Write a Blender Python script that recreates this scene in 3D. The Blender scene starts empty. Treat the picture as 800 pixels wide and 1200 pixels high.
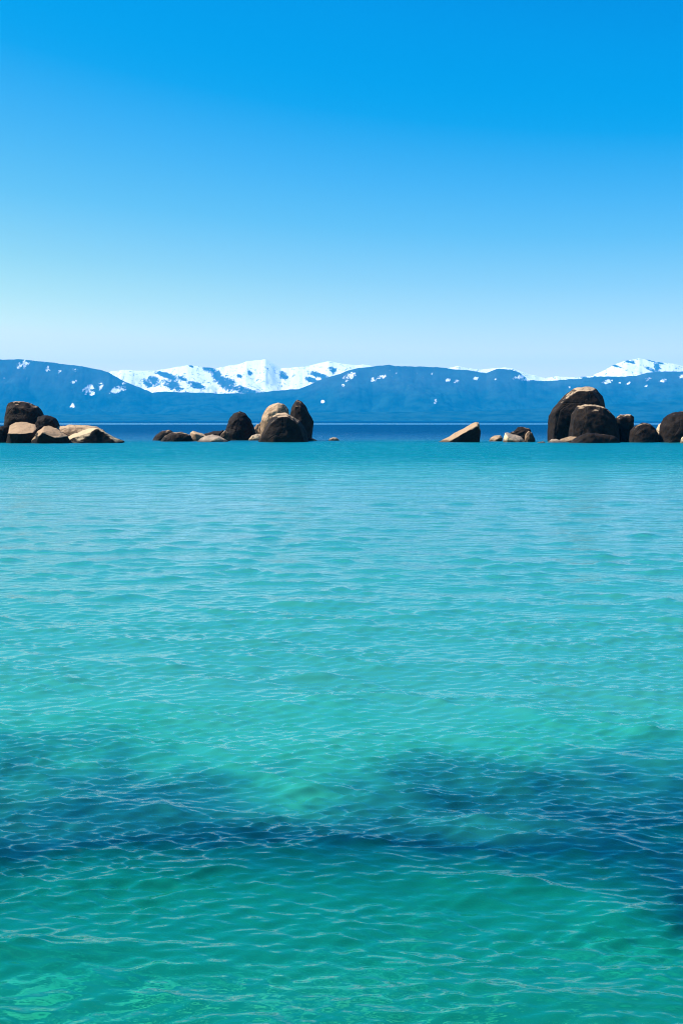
import bpy, bmesh, math, random
import numpy as np
from mathutils import Vector, noise

SC = bpy.context.scene
COL = SC.collection
R = math.radians

# ------------------------------------------------------------------ camera
CAM_H = 2.5                      # metres above the lake
F_PX = 1400.0                    # focal length in pixels of the 800x1200 photograph
HORIZON = 493.0
PITCH = math.atan((600 - HORIZON) / F_PX)
cam_d = bpy.data.cameras.new("camera")
cam = bpy.data.objects.new("camera", cam_d)
COL.objects.link(cam)
cam.location = (0, 0, CAM_H)
cam.rotation_euler = (math.pi / 2 - PITCH, 0, 0)
cam_d.sensor_fit = 'VERTICAL'
cam_d.angle = 2 * math.atan(600 / F_PX)
cam_d.clip_start = 0.05
cam_d.clip_end = 90000
SC.camera = cam

# ------------------------------------------------------------------ sky, sun, exposure
SUN_EL, SUN_AZ = 50.0, -76.0     # azimuth measured from straight ahead (+Y), negative = left
sun_dir = Vector((math.sin(R(SUN_AZ)) * math.cos(R(SUN_EL)),
                  math.cos(R(SUN_AZ)) * math.cos(R(SUN_EL)), math.sin(R(SUN_EL))))
world = bpy.data.worlds.new("World")
SC.world = world
world.use_nodes = True
wn, wl = world.node_tree.nodes, world.node_tree.links
bg = wn["Background"]
sky = wn.new("ShaderNodeTexSky")
sky.sky_type = 'NISHITA'
sky.sun_disc = False
sky.sun_elevation = R(SUN_EL)
sky.sun_rotation = R(SUN_AZ)
sky.altitude = 1900
sky.air_density = 1.0
sky.dust_density = 0.3
sky.ozone_density = 2.0
# deep, slide-film rendering of the clear sky: one response curve per channel
sep = wn.new("ShaderNodeSeparateColor")
comb = wn.new("ShaderNodeCombineColor")
wl.new(sky.outputs[0], sep.inputs[0])
SKY_CURVE = [   # raw sky value -> film response, per channel
    [(0, 0), (1.6, .002), (1.74, .006), (1.9, .042), (2.1, .085), (2.45, .17), (3.05, .39), (3.65, .66), (4.5, 1.1), (5.8, 1.45), (7.5, 1.5), (16, 1.5)],
    [(0, 0), (1.5, .13), (2.45, .315), (2.9, .37), (3.4, .47), (3.88, .57), (4.65, .75), (5.3, .93), (6.05, 1.14), (7, 1.27), (8, 1.32), (16, 1.32)],
    [(0, 0), (3.0, .58), (4.3, .775), (4.9, .815), (5.45, .86), (6.4, .86), (6.9, .82), (7.5, .81), (16, .81)]]
for i, pts in enumerate(SKY_CURVE):
    a = wn.new("ShaderNodeMath"); a.operation = 'DIVIDE'; a.inputs[1].default_value = 16.0; a.use_clamp = True
    b = wn.new("ShaderNodeFloatCurve")
    cv = b.mapping.curves[0]
    for k, (x, y) in enumerate(pts):
        if k == 0: cv.points[0].location = (x / 16, y / 1.5)
        elif k == len(pts) - 1: cv.points[-1].location = (x / 16, y / 1.5)
        else: cv.points.new(x / 16, y / 1.5)
    for q in cv.points: q.handle_type = 'VECTOR'
    b.mapping.update()
    c = wn.new("ShaderNodeMath"); c.operation = 'MULTIPLY'; c.inputs[1].default_value = 1.5 * 10
    wl.new(sep.outputs[i], a.inputs[0]); wl.new(a.outputs[0], b.inputs["Value"])
    wl.new(b.outputs[0], c.inputs[0]); wl.new(c.outputs[0], comb.inputs[i])
wl.new(comb.outputs[0], bg.inputs["Color"])
bg.inputs["Strength"].default_value = 0.05

sun_l = bpy.data.lights.new("sun", 'SUN')
sun_l.energy = 5.0
sun_l.angle = R(0.53)
sun_l.color = (1.0, 0.95, 0.87)
sun_o = bpy.data.objects.new("sun", sun_l)
COL.objects.link(sun_o)
sun_o.location = sun_dir * 300
sun_o.rotation_euler = sun_dir.to_track_quat('Z', 'Y').to_euler()

SC.view_settings.view_transform = 'Standard'
SC.view_settings.look = 'None'
SC.view_settings.exposure = 1.0
SC.view_settings.gamma = 1.0
SC.view_settings.use_curve_mapping = False
SC.render.engine = 'CYCLES'
SC.cycles.use_denoising = True
SC.cycles.filter_width = 1.05
SC.cycles.max_bounces = 8
SC.cycles.diffuse_bounces = 3
SC.cycles.glossy_bounces = 3
SC.cycles.transmission_bounces = 6
SC.cycles.transparent_max_bounces = 8
SC.cycles.volume_bounces = 1
SC.cycles.caustics_reflective = False
SC.cycles.caustics_refractive = False

# ------------------------------------------------------------------ helpers
def at(px, py, Y):
    """world point on the plane y = Y seen at pixel (px, py) of the 800x1200 photograph"""
    dx, dy = (px - 400) / F_PX, (600 - py) / F_PX
    fy = math.cos(PITCH) + dy * math.sin(PITCH)
    fz = -math.sin(PITCH) + dy * math.cos(PITCH)
    k = Y / fy
    return Vector((dx * k, Y, CAM_H + fz * k))

def tag(o, label=None, cat=None, group=None, kind=None):
    if label: o["label"] = label
    if cat: o["category"] = cat
    if group: o["group"] = group
    if kind: o["kind"] = kind
    return o

def grid_mesh(name, X, Y, Z, attrs=None):
    n, m = X.shape
    co = np.stack([X, Y, Z], -1).reshape(-1, 3).astype(np.float32)
    idx = np.arange(n * m).reshape(n, m)
    q = np.stack([idx[:-1, :-1], idx[:-1, 1:], idx[1:, 1:], idx[1:, :-1]], -1).reshape(-1)
    me = bpy.data.meshes.new(name)
    nf = (n - 1) * (m - 1)
    me.vertices.add(n * m); me.vertices.foreach_set("co", co.ravel())
    me.loops.add(nf * 4); me.loops.foreach_set("vertex_index", q.astype(np.int32))
    me.polygons.add(nf)
    me.polygons.foreach_set("loop_start", np.arange(0, nf * 4, 4, dtype=np.int32))
    me.polygons.foreach_set("use_smooth", np.ones(nf, dtype=bool))
    me.update(calc_edges=True)
    for k, v in (attrs or {}).items():
        a = me.attributes.new(k, 'FLOAT', 'POINT')
        a.data.foreach_set("value", v.astype(np.float32).ravel())
    o = bpy.data.objects.new(name, me)
    COL.objects.link(o)
    return o

def smooth(a, b, v):
    t = np.clip((v - a) / (b - a), 0, 1)
    return t * t * (3 - 2 * t)

_rng = np.random.default_rng(7)
_perm = _rng.random((256, 256))
def vnoise(x, y):
    """value noise 0..1, vectorised"""
    xi, yi = np.floor(x).astype(int), np.floor(y).astype(int)
    fx, fy = x - xi, y - yi
    fx = fx * fx * (3 - 2 * fx); fy = fy * fy * (3 - 2 * fy)
    g = lambda a, b: _perm[a & 255, b & 255]
    return (g(xi, yi) * (1 - fx) + g(xi + 1, yi) * fx) * (1 - fy) + \
           (g(xi, yi + 1) * (1 - fx) + g(xi + 1, yi + 1) * fx) * fy
def fbm(x, y, o=5, gain=0.5):
    s, a, t = 0, 1, 0
    for k in range(o):
        s = s + a * vnoise(x * 2 ** k + 17.3 * k, y * 2 ** k - 9.1 * k); t += a; a *= gain
    return s / t
def ridged(x, y, o=5, gain=0.5):
    s, a, t = 0, 1, 0
    for k in range(o):
        s = s + a * (1 - np.abs(2 * vnoise(x * 2 ** k + 31.7 * k, y * 2 ** k + 5.3 * k) - 1)); t += a; a *= gain
    return s / t

class Mat:
    """tiny node-graph builder"""
    def __init__(s, name):
        s.m = bpy.data.materials.new(name); s.m.use_nodes = True
        s.t = s.m.node_tree; s.t.nodes.clear()
        s.out = s.t.nodes.new("ShaderNodeOutputMaterial")
    def n(s, typ, **kw):
        nd = s.t.nodes.new("ShaderNode" + typ)
        for k, v in kw.items():
            if k.startswith("_"):
                setattr(nd, k[1:], v)
        for k, v in kw.items():
            if not k.startswith("_"):
                key = k.replace("__", " ")
                s.set(nd.inputs[int(key[1:])] if key[0] == "i" and key[1:].isdigit() else nd.inputs[key], v)
        return nd
    def set(s, inp, v):
        if isinstance(v, bpy.types.NodeSocket): s.t.links.new(v, inp)
        elif isinstance(v, bpy.types.Node): s.t.links.new(v.outputs[0], inp)
        else:
            if inp.type == 'RGBA' and len(v) == 3: v = (*v, 1)
            inp.default_value = v
    def pos(s): return s.n("NewGeometry").outputs["Position"]
    def scaled(s, vec, sc): return s.n("VectorMath", _operation='MULTIPLY', i0=vec, i1=sc).outputs[0]
    def noise(s, vec, scale, detail=4, rough=0.55, dist=0.0):
        return s.n("TexNoise", Vector=vec, Scale=scale, Detail=detail, Roughness=rough, Distortion=dist).outputs["Fac"]
    def math(s, op, a, b=0.0, clamp=False): return s.n("Math", _operation=op, _use_clamp=clamp, i0=a, i1=b).outputs[0]
    def rng(s, v, a, b, c=0.0, d=1.0):
        nd = s.n("MapRange", Value=v); nd.interpolation_type = 'SMOOTHSTEP'
        for i, x in zip((1, 2, 3, 4), (a, b, c, d)): s.set(nd.inputs[i], x)
        return nd.outputs[0]
    def mix(s, f, a, b):
        nd = s.n("Mix", _data_type='RGBA')
        s.set(nd.inputs[0], f); s.set(nd.inputs[6], a); s.set(nd.inputs[7], b)
        return nd.outputs[2]
    def mixs(s, f, a, b):
        nd = s.n("MixShader"); s.set(nd.inputs[0], f); s.set(nd.inputs[1], a); s.set(nd.inputs[2], b)
        return nd.outputs[0]
    def attr(s, name): return s.n("Attribute", _attribute_name=name).outputs["Fac"]
    def ramp(s, fac, stops):
        nd = s.n("ValToRGB", Fac=fac); e = nd.color_ramp.elements
        while len(e) < len(stops): e.new(0.5)
        for el, (p, c) in zip(e, stops): el.position = p; el.color = (*c, 1)
        return nd.outputs[0]
    def surf(s, sh): s.t.links.new(sh if isinstance(sh, bpy.types.NodeSocket) else sh.outputs[0], s.out.inputs["Surface"])

# ------------------------------------------------------------------ seabed
def bed_depth(x, y):
    """water depth in metres"""
    d = 0.8 + 0.8 * smooth(4.8, 8.0, y) + 1.7 * smooth(5.2, 11.2, y + 7.0 * (fbm(x / 2.2 + 2, y / 2.8 + 8, 6, .62) - .5)) + 1.75 * smooth(24, 100, y)
    d = d + 9 * smooth(112, 240, y + 50 * (fbm(x / 38 + 3, y / 90) - .5)) + 30 * smooth(200, 700, y)
    rock = ridged(x / 1.7 + 4, y / 1.7, 4) * 0.45 + 0.35 * fbm(x / .5, y / .5, 3)
    d = d - 0.55 * (rock - .45) * (1 - smooth(8.5, 12, y))
    d = d - 0.18 * (fbm(x / 5, y / 3, 3) - .5)
    return np.clip(d, 0.35, 42)

ys = [-14.0]
while ys[-1] < 17900:
    y = ys[-1]
    ys.append(y + (0.12 if y < 16 else 0.007 * y + .02 * (y - 16)))
ys = np.array(ys)
ncol = 221
s = np.linspace(-1, 1, ncol)
half = np.minimum(7 + 1.0 * np.maximum(ys, 0), 8600)
GY, GS = np.meshgrid(ys, s, indexing='ij')
GX = half[:, None] * np.sign(GS) * (0.35 * np.abs(GS) + 0.65 * np.abs(GS) ** 2.5)
bed = grid_mesh("seabed", GX, GY, -bed_depth(GX, GY))
tag(bed, kind="structure")
m = Mat("seabed_sand")
P = m.pos()
xyz = m.n("SeparateXYZ", Vector=P)
yv = xyz.outputs[1]
warp = m.noise(m.scaled(P, (.30, .55, 0)), 1.0, 4)
yw = m.math('ADD', yv, m.math('MULTIPLY', m.math('SUBTRACT', warp, .5), 5.2))
sand = m.mix(m.noise(P, 1.3, 6), (.74, .72, .60), (.58, .57, .47))
weed = m.mix(m.noise(P, 2.4, 5), (.03, .075, .095), (.10, .19, .17))
stone = m.ramp(m.math('ADD', m.math('MULTIPLY', m.noise(P, 2.3, 7, .66, .8), .6), m.math('MULTIPLY', m.noise(m.scaled(P, (.8, .6, 0)), 1.0, 3, .6), .4)), [(.34, (.08, .30, .20)), (.43, (.28, .60, .33)), (.49, (.66, .82, .40)), (.57, (.90, .88, .50))])
band = m.math('MULTIPLY', m.rng(yw, 5.2, 8.6), m.rng(yw, 12.6, 8.8))
brk = m.rng(m.noise(m.scaled(P, (.8, .55, 0)), 1.0, 5, .65), .34, .60, .12, 1)
band = m.math('MULTIPLY', band, brk)
pat = m.rng(m.noise(m.scaled(P, (.10, .22, 0)), 1.0, 4), .50, .60)
farpatch = m.math('MULTIPLY', pat, m.math('MULTIPLY', m.rng(yv, 13, 18), .55))
c = m.mix(m.rng(yw, 7.4, 8.6), stone, sand)
c = m.mix(m.math('MULTIPLY', m.math('MAXIMUM', band, farpatch), .86), c, weed)
m.surf(m.n("BsdfDiffuse", Color=c))
bed.data.materials.append(m.m)

# ------------------------------------------------------------------ water
ys = list(np.linspace(-14, 1.4, 16))
F_R = F_PX * 1024 / 1200
while ys[-1] < 150:
    y = ys[-1]
    ys.append(y + min(.34, max(0.010, 0.65 * y * y / (CAM_H * F_R))))
while ys[-1] < 17900:
    ys.append(ys[-1] * 1.045)
ys = np.array(ys)
dys = np.gradient(ys)
cen = np.maximum(ys, 0) * (400 / F_PX) * 1.2 + 0.8
out = np.minimum(12 + 1.2 * np.maximum(ys, 0), 8600 - np.minimum(cen, 6000))
out = np.maximum(out, 500 * (ys > 5000))
sc_ = np.linspace(-1, 1, 481)
so = np.linspace(0, 1, 23)[1:] ** 2
X = np.concatenate([-(cen[:, None] + out[:, None] * so[None, ::-1]), cen[:, None] * sc_[None, :],
                    cen[:, None] + out[:, None] * so[None, :]], 1)
Yg = np.repeat(ys[:, None], X.shape[1], 1)
rw = np.random.default_rng(73)
NW = 170
lam = np.exp(rw.uniform(np.log(.055), np.log(2.4), NW))
th = R(-4) + rw.normal(0, 1, NW) * np.where(lam < .25, R(24), R(38))
ph = rw.uniform(0, 2 * math.pi, NW)
SLOPE = 0.155
Zw = np.zeros_like(X); DX = np.zeros_like(X); DY = np.zeros_like(X)
lost = np.zeros(len(ys))
grp = 0.6 + .8 * smooth(.3, .7, fbm(X / 1.1 + 7, Yg / .55 + 3, 3))
grp2 = .62 + .75 * smooth(.35, .65, fbm(X / 1.5 + 27, Yg / 1.0 + 13, 3))
Hm = np.zeros_like(X); var = np.zeros_like(X)
near = ys < 175
for k in range(NW):
    w = 2 * math.pi / lam[k]
    amp = SLOPE * math.sqrt(2 / NW) / w * np.interp(math.log(lam[k]), np.log([.05, .16, .24, .4, 1.1, 1.5, 2.4]), [2.2, 2.0, 1.7, 1.8, 1.35, .5, .3])
    lod = smooth(1.8, 4.0, lam[k] / dys)
    lost += 1 - lod
    use = near & (lod > 0)
    cx, cy = math.sin(th[k]), -math.cos(th[k])
    xx, yy = X[use], Yg[use]
    a = amp * lod[use][:, None] * (grp[use] if lam[k] < .25 else (grp2[use] if lam[k] < 1.3 else 1.0))
    arg = w * (cx * xx + cy * yy) + ph[k]
    if .22 < lam[k] < 1.5:
        Hm[use] += a * np.cos(arg); var[use] += a * a / 2
    else:
        Zw[use] += a * np.cos(arg)
    DX[use] -= .45 * a * cx * np.sin(arg); DY[use] -= .45 * a * cy * np.sin(arg)
sig = np.sqrt(var) + 1e-6
Zw += sig * np.log1p(np.exp(np.clip(1.7 * Hm / sig, -30, 30))) / 1.7     # flat troughs, peaked crests
lost = np.repeat((lost / NW)[:, None], X.shape[1], 1)
depth = bed_depth(X, Yg)
water = grid_mesh("water", X + DX, Yg + DY, Zw, {"depth": depth, "lost": lost})
tag(water, kind="structure")
m = Mat("lake_water")
P = m.pos()
yv = m.n("SeparateXYZ", Vector=P).outputs[1]
dep = m.attr("depth"); lo = m.attr("lost")
# ripples too fine for the mesh
fine = m.noise(m.scaled(P, (.45, 1.0, 1.0)), 15, 3, .6)
mid = m.noise(m.scaled(P, (.42, 1.0, 1.0)), 1.5, 4, .65, .3)
bigw = m.noise(m.scaled(P, (.30, 1.0, 1.0)), .32, 3, .6)
mfine = m.noise(m.scaled(P, (.40, 1.0, 1.0)), 4.6, 3, .6)
b0 = m.n("Bump", Height=mfine, Distance=.035, Strength=m.math('MULTIPLY', lo, .9))
b1 = m.n("Bump", Height=fine, Distance=.008, Strength=m.math('SUBTRACT', .5, m.math('MULTIPLY', lo, .3)), Normal=b0.outputs[0])
b2 = m.n("Bump", Height=mid, Distance=.11, Strength=lo, Normal=b1.outputs[0])
b3 = m.n("Bump", Height=bigw, Distance=.38, Strength=m.math('MULTIPLY', m.math('MULTIPLY', lo, lo), m.rng(yv, 900, 250, .1, 1)), Normal=b2.outputs[0])
# wind streaks far out on the lake
streak = m.noise(m.scaled(P, (.0012, .0035, 0)), 1.0, 3)
ys_ = m.math('MULTIPLY', yv, m.math('ADD', .85, m.math('MULTIPLY', streak, .3)))
slick = m.math('MULTIPLY', m.rng(ys_, 640, 800), m.rng(ys_, 1500, 1250))
# at grazing sight only the near sides of the ripples are seen: lean the mean normal to the viewer
inc = m.n("NewGeometry").outputs["Incoming"]
inch = m.n("VectorMath", _operation='NORMALIZE', i0=m.scaled(inc, (1, 1, 0))).outputs[0]
lean = m.math('MULTIPLY', m.rng(yv, 24, 92, 0, .62), m.math('SUBTRACT', m.rng(yv, 130, 330, .36, .64), m.math('MULTIPLY', slick, .47)))
leanv = m.n("VectorMath", _operation='SCALE', i0=inch); m.set(leanv.inputs["Scale"], lean)
N = m.n("VectorMath", _operation='NORMALIZE', i0=m.n("VectorMath", _operation='ADD', i0=b3.outputs[0], i1=leanv.outputs[0]).outputs[0]).outputs[0]
fres = m.n("Fresnel", IOR=1.65, Normal=N).outputs[0]
body_c = m.ramp(m.math('DIVIDE', dep, 14.0, True), [(0.0, (.014, .90, .60)), (.075, (.008, .74, .50)), (.115, (.002, .13, .19)), (.18, (.018, .265, .195)), (.235, (.028, .235, .19)), (.29, (.014, .21, .18)), (.34, (.001, .150, .160)), (.62, (.0004, .065, .14)), (1.0, (.0001, .05, .125))])
body = m.n("BsdfDiffuse", Color=body_c)
tint = m.ramp(m.math('DIVIDE', dep, 5.0, True), [(0.0, (.6, .98, .92)), (.2, (.27, .91, .80)), (.3, (.10, .78, .82)), (.5, (.08, .82, .80)), (1.0, (.02, .55, .62))])
refr = m.n("BsdfRefraction", Color=tint, Roughness=0.02, IOR=1.333, Normal=N)
tran = m.n("BsdfTransparent", Color=tint)
clear = m.mixs(.5, refr, tran)
opac = m.rng(dep, 1.3, 3.0, .15, .92)
under = m.mixs(opac, clear, body)
glo = m.n("BsdfGlossy", Color=(1, 1, 1), Roughness=m.math('ADD', .07, m.math('MULTIPLY', lo, .12)), Normal=N)
m.surf(m.mixs(fres, under, glo))
water.data.materials.append(m.m)

# ------------------------------------------------------------------ mountains
def interp(pts, px):
    p = np.array(pts, float)
    return np.interp(px, p[:, 0], p[:, 1])

def range_mesh(name, y0, yc, y1, profile, nx, ny, seed, rough, snow_fn, xhalf):
    """height field whose crest (at y = yc) follows the traced skyline"""
    x = np.linspace(-xhalf, xhalf, nx)
    t = np.concatenate([np.linspace(0, 1, ny), 1 + np.linspace(0, 1, ny // 3)[1:]])
    yy = np.where(t <= 1, y0 + (yc - y0) * t, yc + (y1 - yc) * (t - 1))
    Yg, Xg = np.meshgrid(yy, x, indexing='ij')
    T = np.repeat(t[:, None], nx, 1)
    wob = 220 * (fbm(x / 900 + seed, x * 0 + 2.5, 3) - .5) * (y1 - y0) / 3000
    Yg = Yg + wob[None, :] * np.clip(T, 0, 1) * (T > 0)
    px = 400 + Xg / Yg * F_PX * math.cos(PITCH)
    py = interp(profile, px) + .9 * (fbm(px / 5 + seed, px * 0, 3) - .5)
    crest = CAM_H + (HORIZON - py) / F_PX * (yc + wob)[None, :] * 1.002
    up = np.clip(T, 0, 1)
    base = up ** .85
    gull = ridged(Xg / 700 + seed, Yg / 1100 + .3 * Xg / 700, 5)
    Z = crest * (base - rough * (gull) * 4 * up * (1 - up) * .55) - crest * 1.05 * np.clip(T - 1, 0, 1) ** 1.2
    Z = Z - 10 * (1 - up) ** 8
    pxv = px; pyv = HORIZON - (Z - CAM_H) / Yg * F_PX
    o = grid_mesh(name, Xg, Yg, Z, {"snow": snow_fn(pxv, pyv, Xg, Yg, Z, gull)})
    tag(o, kind="structure")
    return o

FRONT = [(-500, 424), (-200, 415), (-60, 422), (0, 421), (8, 422.5), (25, 421.5), (50, 424), (75, 427), (100, 430), (120, 434), (130, 437),
         (145, 446), (160, 452), (172, 457), (180, 460.5), (192, 459), (230, 460.5), (262, 461.5), (300, 461), (320, 458.5), (350, 456),
         (362, 452), (372, 447), (385, 442), (398, 439), (408, 434.5), (420, 432), (436, 430.5), (442, 429.5), (455, 428.2), (462, 430), (480, 430),
         (500, 430.5), (515, 431.2), (530, 433.5), (545, 434), (556, 436), (568, 438), (576, 434.5), (582, 433), (596, 433.8), (606, 437),
         (615, 444), (628, 447), (645, 446.5), (662, 445), (680, 444), (690, 442.5), (705, 441.5), (728, 442), (742, 440.5), (755, 437.5),
         (768, 436), (800, 436), (850, 434), (1000, 438), (1300, 445)]
BACK = [(-300, 440), (100, 445), (132, 436), (150, 434), (165, 435), (185, 435), (200, 432.5), (215, 430), (225, 428.5), (240, 431), (255, 432.5),
        (270, 429), (280, 428), (290, 424.5), (305, 422.5), (312, 422), (320, 426), (330, 432.5), (350, 431), (365, 429), (378, 425.5), (386, 424),
        (400, 427), (415, 429), (425, 428), (436, 430), (447, 433), (500, 437), (520, 433), (535, 429.5), (545, 432), (560, 434), (575, 432.5),
        (590, 431.5), (600, 433), (618, 439), (635, 443.5), (650, 441.5), (670, 443), (690, 441), (705, 434.5), (715, 428.5), (730, 423.5),
        (745, 420.8), (757, 423), (770, 425.5), (785, 427), (800, 430.5), (830, 433), (1100, 440)]
# snow fields on the near range: (px, py, half width, half height)
SPOTS = [(31, 428, 6, 5), (60, 432.5, 3.5, 3.5), (73, 436, 2.5, 2), (92, 434.5, 3, 2), (89, 447.5, 3, 2), (107, 456, 6, 4), (111, 461, 2.5, 3),
         (121, 452.5, 3, 4), (139, 457, 8, 3.5), (126, 466, 3, 2), (87, 476, 3, 2.5), (148, 449, 3, 2), (410, 441, 7, 3.5), (402, 452, 2, 1.5), (437, 446, 4.5, 3),
         (446, 442.5, 7, 1.8), (378, 471, 1.8, 2), (505, 438, 1.5, 2), (523, 446, 2.5, 2), (533, 447, 4, 2), (556, 444, 3.2, 2), (578, 445, 2.5, 1.8),
         (610, 441, 8, 2.6), (618, 444, 9, 2.2), (509, 471, 1.5, 2.5), (665, 454, 1.5, 1.5), (708, 448, 6, 2.2), (723, 449, 3, 1.8), (733, 449, 3, 1.8),
         (756, 444.5, 4, 2), (774, 446, 6, 1.8), (754, 452, 2, 1.6), (797, 441.5, 6, 3), (648, 467, 1.2, 1.5), (345, 449, 7, 2), (540, 431, 4, 2), (300, 450, 2, 1)]
def snow_front(px, py, x, y, z, g):
    d = np.full_like(px, 9.0)
    for k, (a, b, w, h) in enumerate(SPOTS):
        faint = (.0, .5, .25, .9, .1, .6)[k % 6] if w < 5 else 0
        d = np.minimum(d, ((px - a) / w) ** 2 + ((py - b + .25 * (px - a)) / h) ** 2 + faint)
    v = np.where(d < 3.2, .5 + .22 * (1 - d), 0)
    dust = .16 * smooth(468, 440, py) * (fbm(px / 30 + 2, py / 20, 3) > .42)
    return np.clip(np.maximum(v, dust), 0, 1)
ROCKS_B = [(198, 441, 13, 3.4), (183, 447, 6, 5), (204, 452, 10, 5), (232, 452, 9, 3.6), (247, 434, 8, 3), (256, 441, 6, 6), (267, 450, 9, 7), (290, 459, 16, 3.5),
           (282, 441.5, 3, 2), (294, 438, 2.5, 3), (333, 441, 4.5, 4.5), (376, 441, 13, 3), (390, 434, 4, 3), (366, 446, 8, 3), (176, 450, 5, 4), (226, 430, 3, 1.2), (215, 444, 5, 2),
           (733, 424.5, 6, 1.3), (757, 422.5, 5, 1.2), (716, 429, 8, 1.2), (766, 430, 3.4, 4), (761, 434, 7, 2), (692, 441, 5, 1.4), (682, 443, 6, 2), (770, 426, 2.5, 1.5)]
def snow_back(px, py, x, y, z, g):
    d = np.full_like(px, 9.0)
    for (a, b, w, h) in ROCKS_B:
        d = np.minimum(d, ((px - a) / w) ** 2 + ((py - b - .3 * (px - a)) / h) ** 2)
    v = np.clip(.5 - .27 * (1 - d), 0, .80)
    return np.clip(np.minimum(v, .5 + (463 - py) / 14), 0, 1)

m = Mat("mountain_forest_and_snow")
P = m.pos()
forest = m.mix(m.rng(m.noise(m.scaled(P, (1, 1, 1.5)), .006, 8, .65), .35, .65), (.002, .018, .020), (.014, .048, .046))
granite = m.mix(m.noise(P, .01, 6), (.10, .11, .12), (.20, .20, .21))
frac = m.math('ADD', m.math('MULTIPLY', m.noise(m.scaled(P, (1, .6, .7)), .016, 7, .68, .6), .6), m.math('MULTIPLY', m.noise(m.scaled(P, (1, .5, .35)), .05, 4, .6), .4))
snow_a = m.rng(m.math('ADD', m.attr("snow"), m.math('MULTIPLY', m.math('SUBTRACT', frac, .5), 2.7)), .44, .72)
z = m.n("SeparateXYZ", Vector=P).outputs[2]
ground_c = m.mix(m.rng(m.math('ADD', z, m.math('MULTIPLY', m.noise(P, .004, 5), 300)), 330, 620), forest, granite)
cc = m.mix(snow_a, m.mix(.2, forest, ground_c), (.88, .89, .91))
m.surf(m.n("BsdfDiffuse", Color=cc))
snow_mat = m.m
front = range_mesh("forested_mountains", 10800, 12300, 13300, FRONT, 1700, 170, 3.0, .85, snow_front, 6800)
back = range_mesh("snowy_mountains", 13400, 15600, 17200, BACK, 1700, 190, 9.0, .45, snow_back, 7800)
front.data.materials.append(snow_mat); back.data.materials.append(snow_mat)
FOOT = [(-400, 476), (0, 484), (120, 486), (300, 484), (420, 483), (560, 482), (640, 478), (700, 475), (760, 471), (800, 468.5), (900, 466), (1200, 476)]
foot = range_mesh("lakeside_hills", 9600, 10300, 10780, FOOT, 700, 40, 15.0, .3, lambda px, py, x, y, z, g: px * 0, 6400)
foot.data.materials.append(snow_mat)

# ------------------------------------------------------------------ boulders
def rock_mat(name, lo_c, hi_c, pale_c, pale_amt, rough, spec=.5, cap=.6, cap_c=(.26, .20, .15)):
    m = Mat(name)
    oi = m.n("ObjectInfo").outputs["Random"]
    tc = m.n("VectorMath", _operation='ADD', i0=m.pos(), i1=m.n("CombineXYZ", X=m.math('MULTIPLY', oi, 90))).outputs[0]
    base = m.mix(m.rng(m.noise(tc, .9, 6, .6), .3, .7), lo_c, hi_c)
    speck = m.noise(tc, 14, 3, .7)
    base = m.mix(m.rng(speck, .55, .75, 0, .45), base, pale_c)
    patch = m.rng(m.noise(tc, .55, 5, .6, .5), .62 - pale_amt, .70 - pale_amt)
    base = m.mix(m.math('MULTIPLY', patch, .75), base, pale_c)
    # long weathering cracks
    vor = m.n("TexVoronoi", Vector=m.scaled(tc, (.5, .5, .22)), Scale=.8, _feature='DISTANCE_TO_EDGE').outputs["Distance"]
    crack = m.rng(vor, .0, .022, 1, 0)
    base = m.mix(m.math('MULTIPLY', crack, .5), base, (.015, .012, .010))
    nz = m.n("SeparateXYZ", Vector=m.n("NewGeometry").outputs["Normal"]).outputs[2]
    lit_top = m.rng(m.math('ADD', nz, m.math('MULTIPLY', m.math('SUBTRACT', m.noise(tc, 1.1, 5, .65), .5), .9)), cap, cap + .22)  # up-facing mask: sunlit tops painted into the base colour
    base = m.mix(m.math('MULTIPLY', lit_top, .85), base, cap_c)
    # waterline stain, a band of its own height just above the lake
    zz = m.n("SeparateXYZ", Vector=m.pos()).outputs[2]
    wet = m.rng(m.math('ADD', zz, m.math('MULTIPLY', m.noise(tc, 1.6, 3), .5)), .32, .62, 1, 0)
    base = m.mix(m.math('MULTIPLY', wet, .85), base, (.02, .018, .015))
    h = m.math('ADD', m.math('MULTIPLY', m.noise(tc, 2.5, 8, .62), .22), m.math('MULTIPLY', crack, -.08))
    bp = m.n("Bump", Height=h, Distance=.8, Strength=.55)
    m.surf(m.n("BsdfPrincipled", Base__Color=base, Roughness=rough, Specular__IOR__Level=spec, Normal=bp.outputs[0]))
    return m.m
DARK = rock_mat("shade_dark_lit_cap_granite", (.005, .0035, .003), (.022, .0135, .009), (.10, .06, .035), -.06, .8, .10, .84, (.40, .26, .15))  # shade painted as a dark base, small caps coloured as sunlit tops
BARE = rock_mat("shade_black_granite", (.005, .0035, .003), (.016, .010, .007), (.07, .045, .028), -.08, .8, .10, 1.02, (.36, .24, .14))  # near-black base colour carries the shade of the backlit faces
CROWNED = rock_mat("lit_crown_granite", (.005, .0035, .003), (.022, .0135, .009), (.11, .065, .036), -.05, .8, .10, .74, (.44, .31, .19))  # sunlit crown painted over a base darkened for shade
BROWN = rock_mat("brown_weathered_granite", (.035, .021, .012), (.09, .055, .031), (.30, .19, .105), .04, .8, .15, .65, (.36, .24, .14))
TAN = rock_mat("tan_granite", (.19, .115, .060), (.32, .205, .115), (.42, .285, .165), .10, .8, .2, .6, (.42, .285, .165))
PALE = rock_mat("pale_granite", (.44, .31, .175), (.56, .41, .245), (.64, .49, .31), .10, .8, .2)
SPLIT = rock_mat("lit_top_shaded_side_granite", (.006, .0045, .004), (.016, .011, .008), (.12, .08, .05), -.06, .8, .10, .50, (.56, .41, .245))  # bright lit top and dark shaded sides both put into the colour
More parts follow.
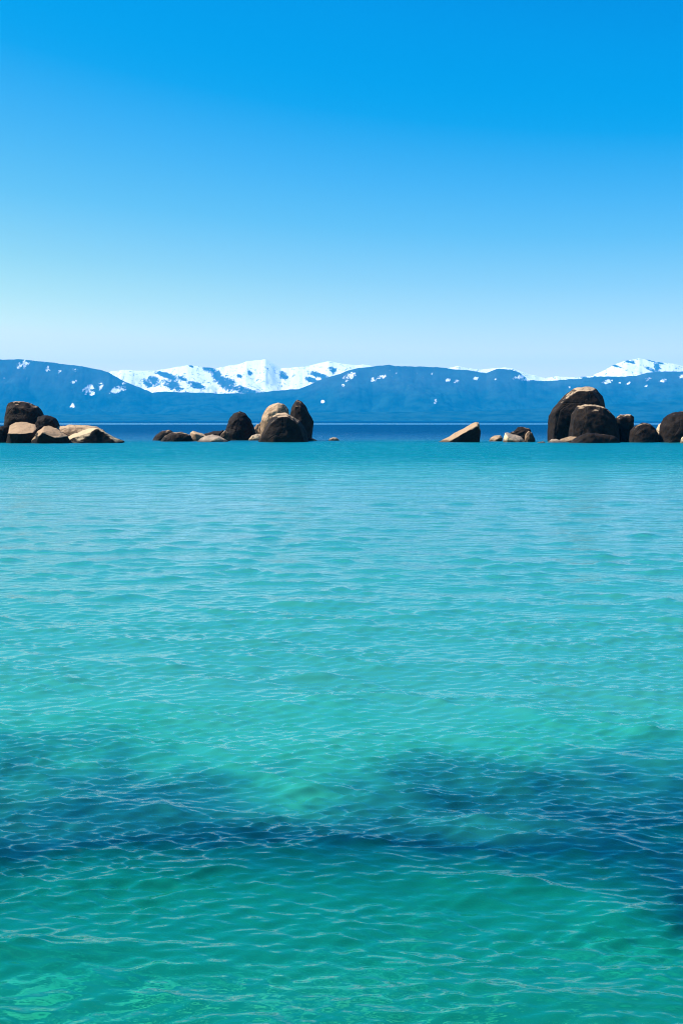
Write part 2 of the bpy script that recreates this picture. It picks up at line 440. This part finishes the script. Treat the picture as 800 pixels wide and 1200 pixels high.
SPLIT_TAN = rock_mat("tan_lit_top_granite", (.007, .005, .004), (.02, .014, .010), (.12, .08, .05), -.04, .8, .10, .22, (.40, .265, .155))  # tan sunlit upper faces, steep faces painted dark as shade

def finish_rock(name, pts, mat, soft, bump, voxel, seed):
    bm = bmesh.new()
    for p in pts: bm.verts.new(p)
    r = bmesh.ops.convex_hull(bm, input=bm.verts)
    kill = [g for g in set(r["geom_interior"] + r["geom_unused"]) if isinstance(g, bmesh.types.BMVert)]
    bmesh.ops.delete(bm, geom=kill, context='VERTS')
    bmesh.ops.recalc_face_normals(bm, faces=bm.faces)
    me = bpy.data.meshes.new(name); bm.to_mesh(me); bm.free()
    o = bpy.data.objects.new(name, me); COL.objects.link(o)
    md = o.modifiers.new("remesh", 'REMESH'); md.mode = 'VOXEL'; md.voxel_size = voxel
    sm = o.modifiers.new("smooth", 'SMOOTH'); sm.factor = .5; sm.iterations = soft
    dg = bpy.context.evaluated_depsgraph_get()
    me2 = bpy.data.meshes.new_from_object(o.evaluated_get(dg))
    o.modifiers.clear(); o.data = me2; bpy.data.meshes.remove(me)
    me2.name = name
    n = len(me2.vertices)
    off = Vector((seed * 7.13, seed * 3.7, seed * 1.9))
    nrm = [v.normal.copy() for v in me2.vertices]
    for v, nn in zip(me2.vertices, nrm):
        q = v.co
        d = noise.fractal(q * .45 + off, 1.0, 2.0, 3) * .55 + noise.fractal(q * 1.5 + off, .8, 2.1, 4) * .25
        d -= .35 * max(0, .22 - abs(noise.noise(Vector((q.x * .35, q.y * .3, q.z * .18)) + off)))   # open joints
        v.co = q + nn * d * bump
    me2.polygons.foreach_set("use_smooth", np.ones(len(me2.polygons), dtype=bool))
    # put the origin at the rock's foot
    c = Vector((sum(v.co.x for v in me2.vertices) / n, sum(v.co.y for v in me2.vertices) / n, 0))
    for v in me2.vertices: v.co -= c
    o.location = c
    me2.materials.append(mat)
    return o

GROUP = {}
_seed = [0]
def boulder(label, outline, Y, half, mat, cat="boulder", name="boulder", p=2.8, soft=4, bump=.26, lean=0.0, foot=1.2, voxel=None, group=None):
    """rounded boulder: the silhouette seen from the shore, given a real depth of 2*half metres"""
    _seed[0] += 1
    P0 = [at(x, y, Y) for x, y in outline]
    zb = -foot
    xs = [q.x for q in P0]; lo, hi = min(xs), max(xs)
    cx = (lo + hi) / 2
    pts = []
    ztop = max(q.z for q in P0)
    prof = P0 + [Vector((P0[0].x, Y, zb)), Vector((P0[-1].x, Y, zb))]
    for t in (-1, -.93, -.75, -.45, 0, .45, .75, .93, 1):
        sc = (1 - abs(t) ** p) ** (1 / p) if abs(t) < 1 else .18
        sc = max(sc, .18)
        for q in prof:
            z = zb + (q.z - zb) * (sc ** .75)
            y = Y + t * half + lean * max(q.z, 0) * (1)
            pts.append(Vector((cx + (q.x - cx) * sc, y, z)))
    size = max(hi - lo, ztop)
    o = finish_rock(name, pts, mat, soft, bump * min(1, size / 3.5), voxel or max(.035, size / 55), _seed[0])
    return tag(o, label, cat, group or "granite rocks rising out of the lake")

def slab(label, pts, Y, mat, cat="slab rock", name="slab_rock", soft=2, bump=.18, foot=1.0, group=None):
    """angular rock from corner points (px, py, metres behind Y)"""
    _seed[0] += 1
    P0 = []
    for (x, y, d) in pts:
        q = at(x, y, Y + d)
        P0.append(q)
        if q.z < .35: P0.append(Vector((q.x, q.y, -foot)))
    xs = [q.x for q in P0]; size = max(xs) - min(xs)
    o = finish_rock(name, P0, mat, soft, bump * min(1, size / 3.5), max(.03, size / 70), _seed[0])
    return tag(o, label, cat, group or "granite rocks rising out of the lake")

# --- left heap
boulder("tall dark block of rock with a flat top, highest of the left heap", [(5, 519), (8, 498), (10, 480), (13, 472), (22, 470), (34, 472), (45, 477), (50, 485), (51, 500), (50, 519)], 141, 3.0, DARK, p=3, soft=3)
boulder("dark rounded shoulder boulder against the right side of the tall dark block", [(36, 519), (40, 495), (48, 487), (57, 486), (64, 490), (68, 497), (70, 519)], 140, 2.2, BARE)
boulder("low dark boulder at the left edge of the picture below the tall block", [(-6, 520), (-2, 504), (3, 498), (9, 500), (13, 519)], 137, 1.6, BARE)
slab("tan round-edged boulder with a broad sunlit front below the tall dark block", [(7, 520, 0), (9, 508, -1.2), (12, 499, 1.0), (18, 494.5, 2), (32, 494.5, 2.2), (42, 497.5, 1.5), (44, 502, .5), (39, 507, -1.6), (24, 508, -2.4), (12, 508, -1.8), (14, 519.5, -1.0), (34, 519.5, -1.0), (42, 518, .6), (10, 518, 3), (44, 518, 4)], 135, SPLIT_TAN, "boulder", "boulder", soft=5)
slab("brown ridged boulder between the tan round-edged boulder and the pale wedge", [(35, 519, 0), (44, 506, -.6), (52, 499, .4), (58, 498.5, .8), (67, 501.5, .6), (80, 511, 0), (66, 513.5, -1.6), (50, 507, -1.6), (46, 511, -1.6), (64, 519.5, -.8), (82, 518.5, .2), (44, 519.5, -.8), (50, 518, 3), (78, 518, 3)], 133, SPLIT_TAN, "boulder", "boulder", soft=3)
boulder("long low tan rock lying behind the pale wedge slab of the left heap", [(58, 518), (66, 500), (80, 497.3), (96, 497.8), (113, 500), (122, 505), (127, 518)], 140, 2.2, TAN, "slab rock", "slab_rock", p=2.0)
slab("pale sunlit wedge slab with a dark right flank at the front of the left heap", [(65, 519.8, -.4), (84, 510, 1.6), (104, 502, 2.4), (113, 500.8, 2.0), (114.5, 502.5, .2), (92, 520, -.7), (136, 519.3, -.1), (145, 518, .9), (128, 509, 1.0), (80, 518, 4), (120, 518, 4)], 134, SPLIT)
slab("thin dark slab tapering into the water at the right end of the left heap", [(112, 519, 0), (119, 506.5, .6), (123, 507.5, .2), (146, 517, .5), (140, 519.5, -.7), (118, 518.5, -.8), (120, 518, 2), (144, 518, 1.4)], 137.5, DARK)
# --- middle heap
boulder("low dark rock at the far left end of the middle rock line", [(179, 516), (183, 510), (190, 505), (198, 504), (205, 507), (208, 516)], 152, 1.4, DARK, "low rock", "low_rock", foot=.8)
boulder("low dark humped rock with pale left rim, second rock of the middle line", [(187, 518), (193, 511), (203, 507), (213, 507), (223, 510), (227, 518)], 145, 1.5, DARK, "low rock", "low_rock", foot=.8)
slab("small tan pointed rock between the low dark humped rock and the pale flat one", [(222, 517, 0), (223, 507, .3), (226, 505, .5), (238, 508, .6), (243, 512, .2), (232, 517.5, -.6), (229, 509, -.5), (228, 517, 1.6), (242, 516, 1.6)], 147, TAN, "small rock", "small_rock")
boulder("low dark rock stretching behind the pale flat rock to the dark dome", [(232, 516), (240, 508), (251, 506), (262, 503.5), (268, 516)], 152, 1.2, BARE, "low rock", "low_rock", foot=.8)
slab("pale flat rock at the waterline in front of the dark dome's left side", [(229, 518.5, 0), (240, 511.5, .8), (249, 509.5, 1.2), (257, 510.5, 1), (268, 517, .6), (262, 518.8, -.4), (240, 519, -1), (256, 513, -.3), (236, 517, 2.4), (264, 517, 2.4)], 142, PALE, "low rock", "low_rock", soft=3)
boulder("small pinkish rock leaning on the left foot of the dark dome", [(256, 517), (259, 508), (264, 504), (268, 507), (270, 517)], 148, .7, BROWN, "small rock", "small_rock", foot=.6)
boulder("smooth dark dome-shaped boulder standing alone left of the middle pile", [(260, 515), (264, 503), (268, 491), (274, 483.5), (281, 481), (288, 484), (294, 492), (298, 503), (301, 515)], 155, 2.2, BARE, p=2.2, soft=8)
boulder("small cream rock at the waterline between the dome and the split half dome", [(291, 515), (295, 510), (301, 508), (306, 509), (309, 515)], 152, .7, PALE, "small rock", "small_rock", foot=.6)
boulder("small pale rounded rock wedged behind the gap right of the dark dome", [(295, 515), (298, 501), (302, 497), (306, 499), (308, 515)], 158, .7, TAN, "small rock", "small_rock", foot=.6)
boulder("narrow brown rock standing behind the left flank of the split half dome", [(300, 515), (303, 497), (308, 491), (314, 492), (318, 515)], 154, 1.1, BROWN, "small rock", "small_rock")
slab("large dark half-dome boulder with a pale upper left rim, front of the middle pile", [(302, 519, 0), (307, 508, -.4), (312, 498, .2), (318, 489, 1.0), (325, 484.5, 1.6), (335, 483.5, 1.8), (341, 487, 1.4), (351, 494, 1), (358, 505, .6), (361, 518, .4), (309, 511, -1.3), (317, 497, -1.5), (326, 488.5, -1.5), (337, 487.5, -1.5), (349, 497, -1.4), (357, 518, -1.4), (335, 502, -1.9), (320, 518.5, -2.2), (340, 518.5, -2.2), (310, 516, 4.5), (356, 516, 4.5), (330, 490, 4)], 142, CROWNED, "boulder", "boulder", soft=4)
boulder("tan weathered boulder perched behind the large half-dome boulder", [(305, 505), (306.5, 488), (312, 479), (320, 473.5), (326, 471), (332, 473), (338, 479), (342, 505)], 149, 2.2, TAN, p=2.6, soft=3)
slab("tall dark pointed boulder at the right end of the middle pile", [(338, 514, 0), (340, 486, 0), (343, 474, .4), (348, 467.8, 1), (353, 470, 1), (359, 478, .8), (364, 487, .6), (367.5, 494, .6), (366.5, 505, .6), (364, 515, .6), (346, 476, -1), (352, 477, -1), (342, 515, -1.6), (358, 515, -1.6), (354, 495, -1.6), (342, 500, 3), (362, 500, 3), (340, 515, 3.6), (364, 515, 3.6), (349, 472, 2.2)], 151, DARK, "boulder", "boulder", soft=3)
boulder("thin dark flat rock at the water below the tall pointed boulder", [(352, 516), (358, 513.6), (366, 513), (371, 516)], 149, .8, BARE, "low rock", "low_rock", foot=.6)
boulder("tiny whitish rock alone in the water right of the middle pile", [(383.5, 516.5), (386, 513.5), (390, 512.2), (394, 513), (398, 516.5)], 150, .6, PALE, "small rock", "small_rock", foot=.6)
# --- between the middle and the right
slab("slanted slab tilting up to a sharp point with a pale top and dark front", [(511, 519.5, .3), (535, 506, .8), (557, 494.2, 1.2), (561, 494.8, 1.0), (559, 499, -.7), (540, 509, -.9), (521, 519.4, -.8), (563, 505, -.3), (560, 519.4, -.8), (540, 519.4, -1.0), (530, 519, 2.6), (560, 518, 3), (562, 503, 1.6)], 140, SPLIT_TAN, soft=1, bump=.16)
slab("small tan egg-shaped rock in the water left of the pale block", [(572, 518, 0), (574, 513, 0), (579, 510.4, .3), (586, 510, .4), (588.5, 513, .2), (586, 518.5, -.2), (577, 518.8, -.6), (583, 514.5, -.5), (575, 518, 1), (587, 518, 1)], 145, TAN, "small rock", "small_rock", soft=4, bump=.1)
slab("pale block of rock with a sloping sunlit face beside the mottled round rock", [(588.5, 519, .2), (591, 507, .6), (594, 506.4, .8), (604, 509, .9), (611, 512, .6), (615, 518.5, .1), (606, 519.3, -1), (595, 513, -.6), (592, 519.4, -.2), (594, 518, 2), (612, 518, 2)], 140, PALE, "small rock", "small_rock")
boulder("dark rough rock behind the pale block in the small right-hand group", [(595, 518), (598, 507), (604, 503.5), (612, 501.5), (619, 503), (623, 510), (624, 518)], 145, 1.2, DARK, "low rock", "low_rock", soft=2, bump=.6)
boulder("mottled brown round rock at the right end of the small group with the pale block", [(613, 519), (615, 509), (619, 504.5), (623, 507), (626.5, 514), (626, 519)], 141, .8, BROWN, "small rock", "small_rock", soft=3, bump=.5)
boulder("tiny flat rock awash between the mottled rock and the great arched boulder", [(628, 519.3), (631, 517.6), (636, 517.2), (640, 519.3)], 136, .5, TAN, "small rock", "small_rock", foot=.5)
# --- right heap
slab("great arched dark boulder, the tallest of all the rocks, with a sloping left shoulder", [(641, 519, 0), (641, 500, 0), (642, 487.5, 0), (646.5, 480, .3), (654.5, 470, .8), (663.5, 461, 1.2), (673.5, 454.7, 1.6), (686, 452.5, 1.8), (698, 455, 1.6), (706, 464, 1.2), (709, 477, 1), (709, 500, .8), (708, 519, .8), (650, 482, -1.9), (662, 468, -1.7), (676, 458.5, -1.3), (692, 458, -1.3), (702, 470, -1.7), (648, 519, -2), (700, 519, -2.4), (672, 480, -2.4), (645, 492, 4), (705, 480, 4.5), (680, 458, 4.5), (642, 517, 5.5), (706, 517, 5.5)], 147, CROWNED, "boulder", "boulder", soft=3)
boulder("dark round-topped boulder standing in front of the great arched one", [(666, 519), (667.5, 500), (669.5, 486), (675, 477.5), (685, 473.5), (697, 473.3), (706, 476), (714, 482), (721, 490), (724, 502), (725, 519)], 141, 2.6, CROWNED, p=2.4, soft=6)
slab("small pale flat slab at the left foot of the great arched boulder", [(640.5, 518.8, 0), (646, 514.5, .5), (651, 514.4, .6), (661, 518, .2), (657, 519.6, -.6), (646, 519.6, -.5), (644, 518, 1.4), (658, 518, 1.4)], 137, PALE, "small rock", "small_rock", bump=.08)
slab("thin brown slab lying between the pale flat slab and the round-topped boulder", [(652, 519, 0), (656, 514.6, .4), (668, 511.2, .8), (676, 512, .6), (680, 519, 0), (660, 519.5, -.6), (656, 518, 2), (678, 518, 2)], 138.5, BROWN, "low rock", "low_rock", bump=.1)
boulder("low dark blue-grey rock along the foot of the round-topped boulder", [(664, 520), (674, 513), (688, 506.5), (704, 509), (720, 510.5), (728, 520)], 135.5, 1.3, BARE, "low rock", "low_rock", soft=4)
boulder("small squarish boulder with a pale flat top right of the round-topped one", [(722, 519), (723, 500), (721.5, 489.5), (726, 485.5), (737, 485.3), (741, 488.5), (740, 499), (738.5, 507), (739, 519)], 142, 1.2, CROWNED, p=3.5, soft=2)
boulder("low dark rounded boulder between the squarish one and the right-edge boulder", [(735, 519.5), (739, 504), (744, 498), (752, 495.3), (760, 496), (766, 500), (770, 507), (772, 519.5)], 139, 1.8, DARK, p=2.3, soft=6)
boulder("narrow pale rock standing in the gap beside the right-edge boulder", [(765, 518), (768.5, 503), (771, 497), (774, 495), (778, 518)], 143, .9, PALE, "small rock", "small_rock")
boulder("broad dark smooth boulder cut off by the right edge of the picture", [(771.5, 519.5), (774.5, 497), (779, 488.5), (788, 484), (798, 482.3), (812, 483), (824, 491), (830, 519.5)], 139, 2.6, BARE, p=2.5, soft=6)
boulder("tiny pinkish rock at the waterline on the right edge of the picture", [(796, 520), (798, 513), (801, 510.5), (807, 512), (810, 520)], 135, .5, PALE, "small rock", "small_rock", foot=.6)

# ------------------------------------------------------------------ haze
def box_obj(name, lo, hi):
    bm = bmesh.new()
    r = bmesh.ops.create_cube(bm, size=1)
    for v in bm.verts:
        v.co = Vector([lo[i] + (v.co[i] + .5) * (hi[i] - lo[i]) for i in range(3)])
    me = bpy.data.meshes.new(name); bm.to_mesh(me); bm.free()
    o = bpy.data.objects.new(name, me); COL.objects.link(o)
    return o
HAZE_D = 5.0e-5
haze = box_obj("haze", (-9200, -300, -43), (9200, 18300, 900))
tag(haze, kind="stuff")
m = Mat("blue_air")
pv = m.n("VolumePrincipled", Color=(.004, .46, 1.0), Density=HAZE_D, Anisotropy=0.0)
m.t.links.new(pv.outputs[0], m.out.inputs["Volume"])
haze.data.materials.append(m.m)
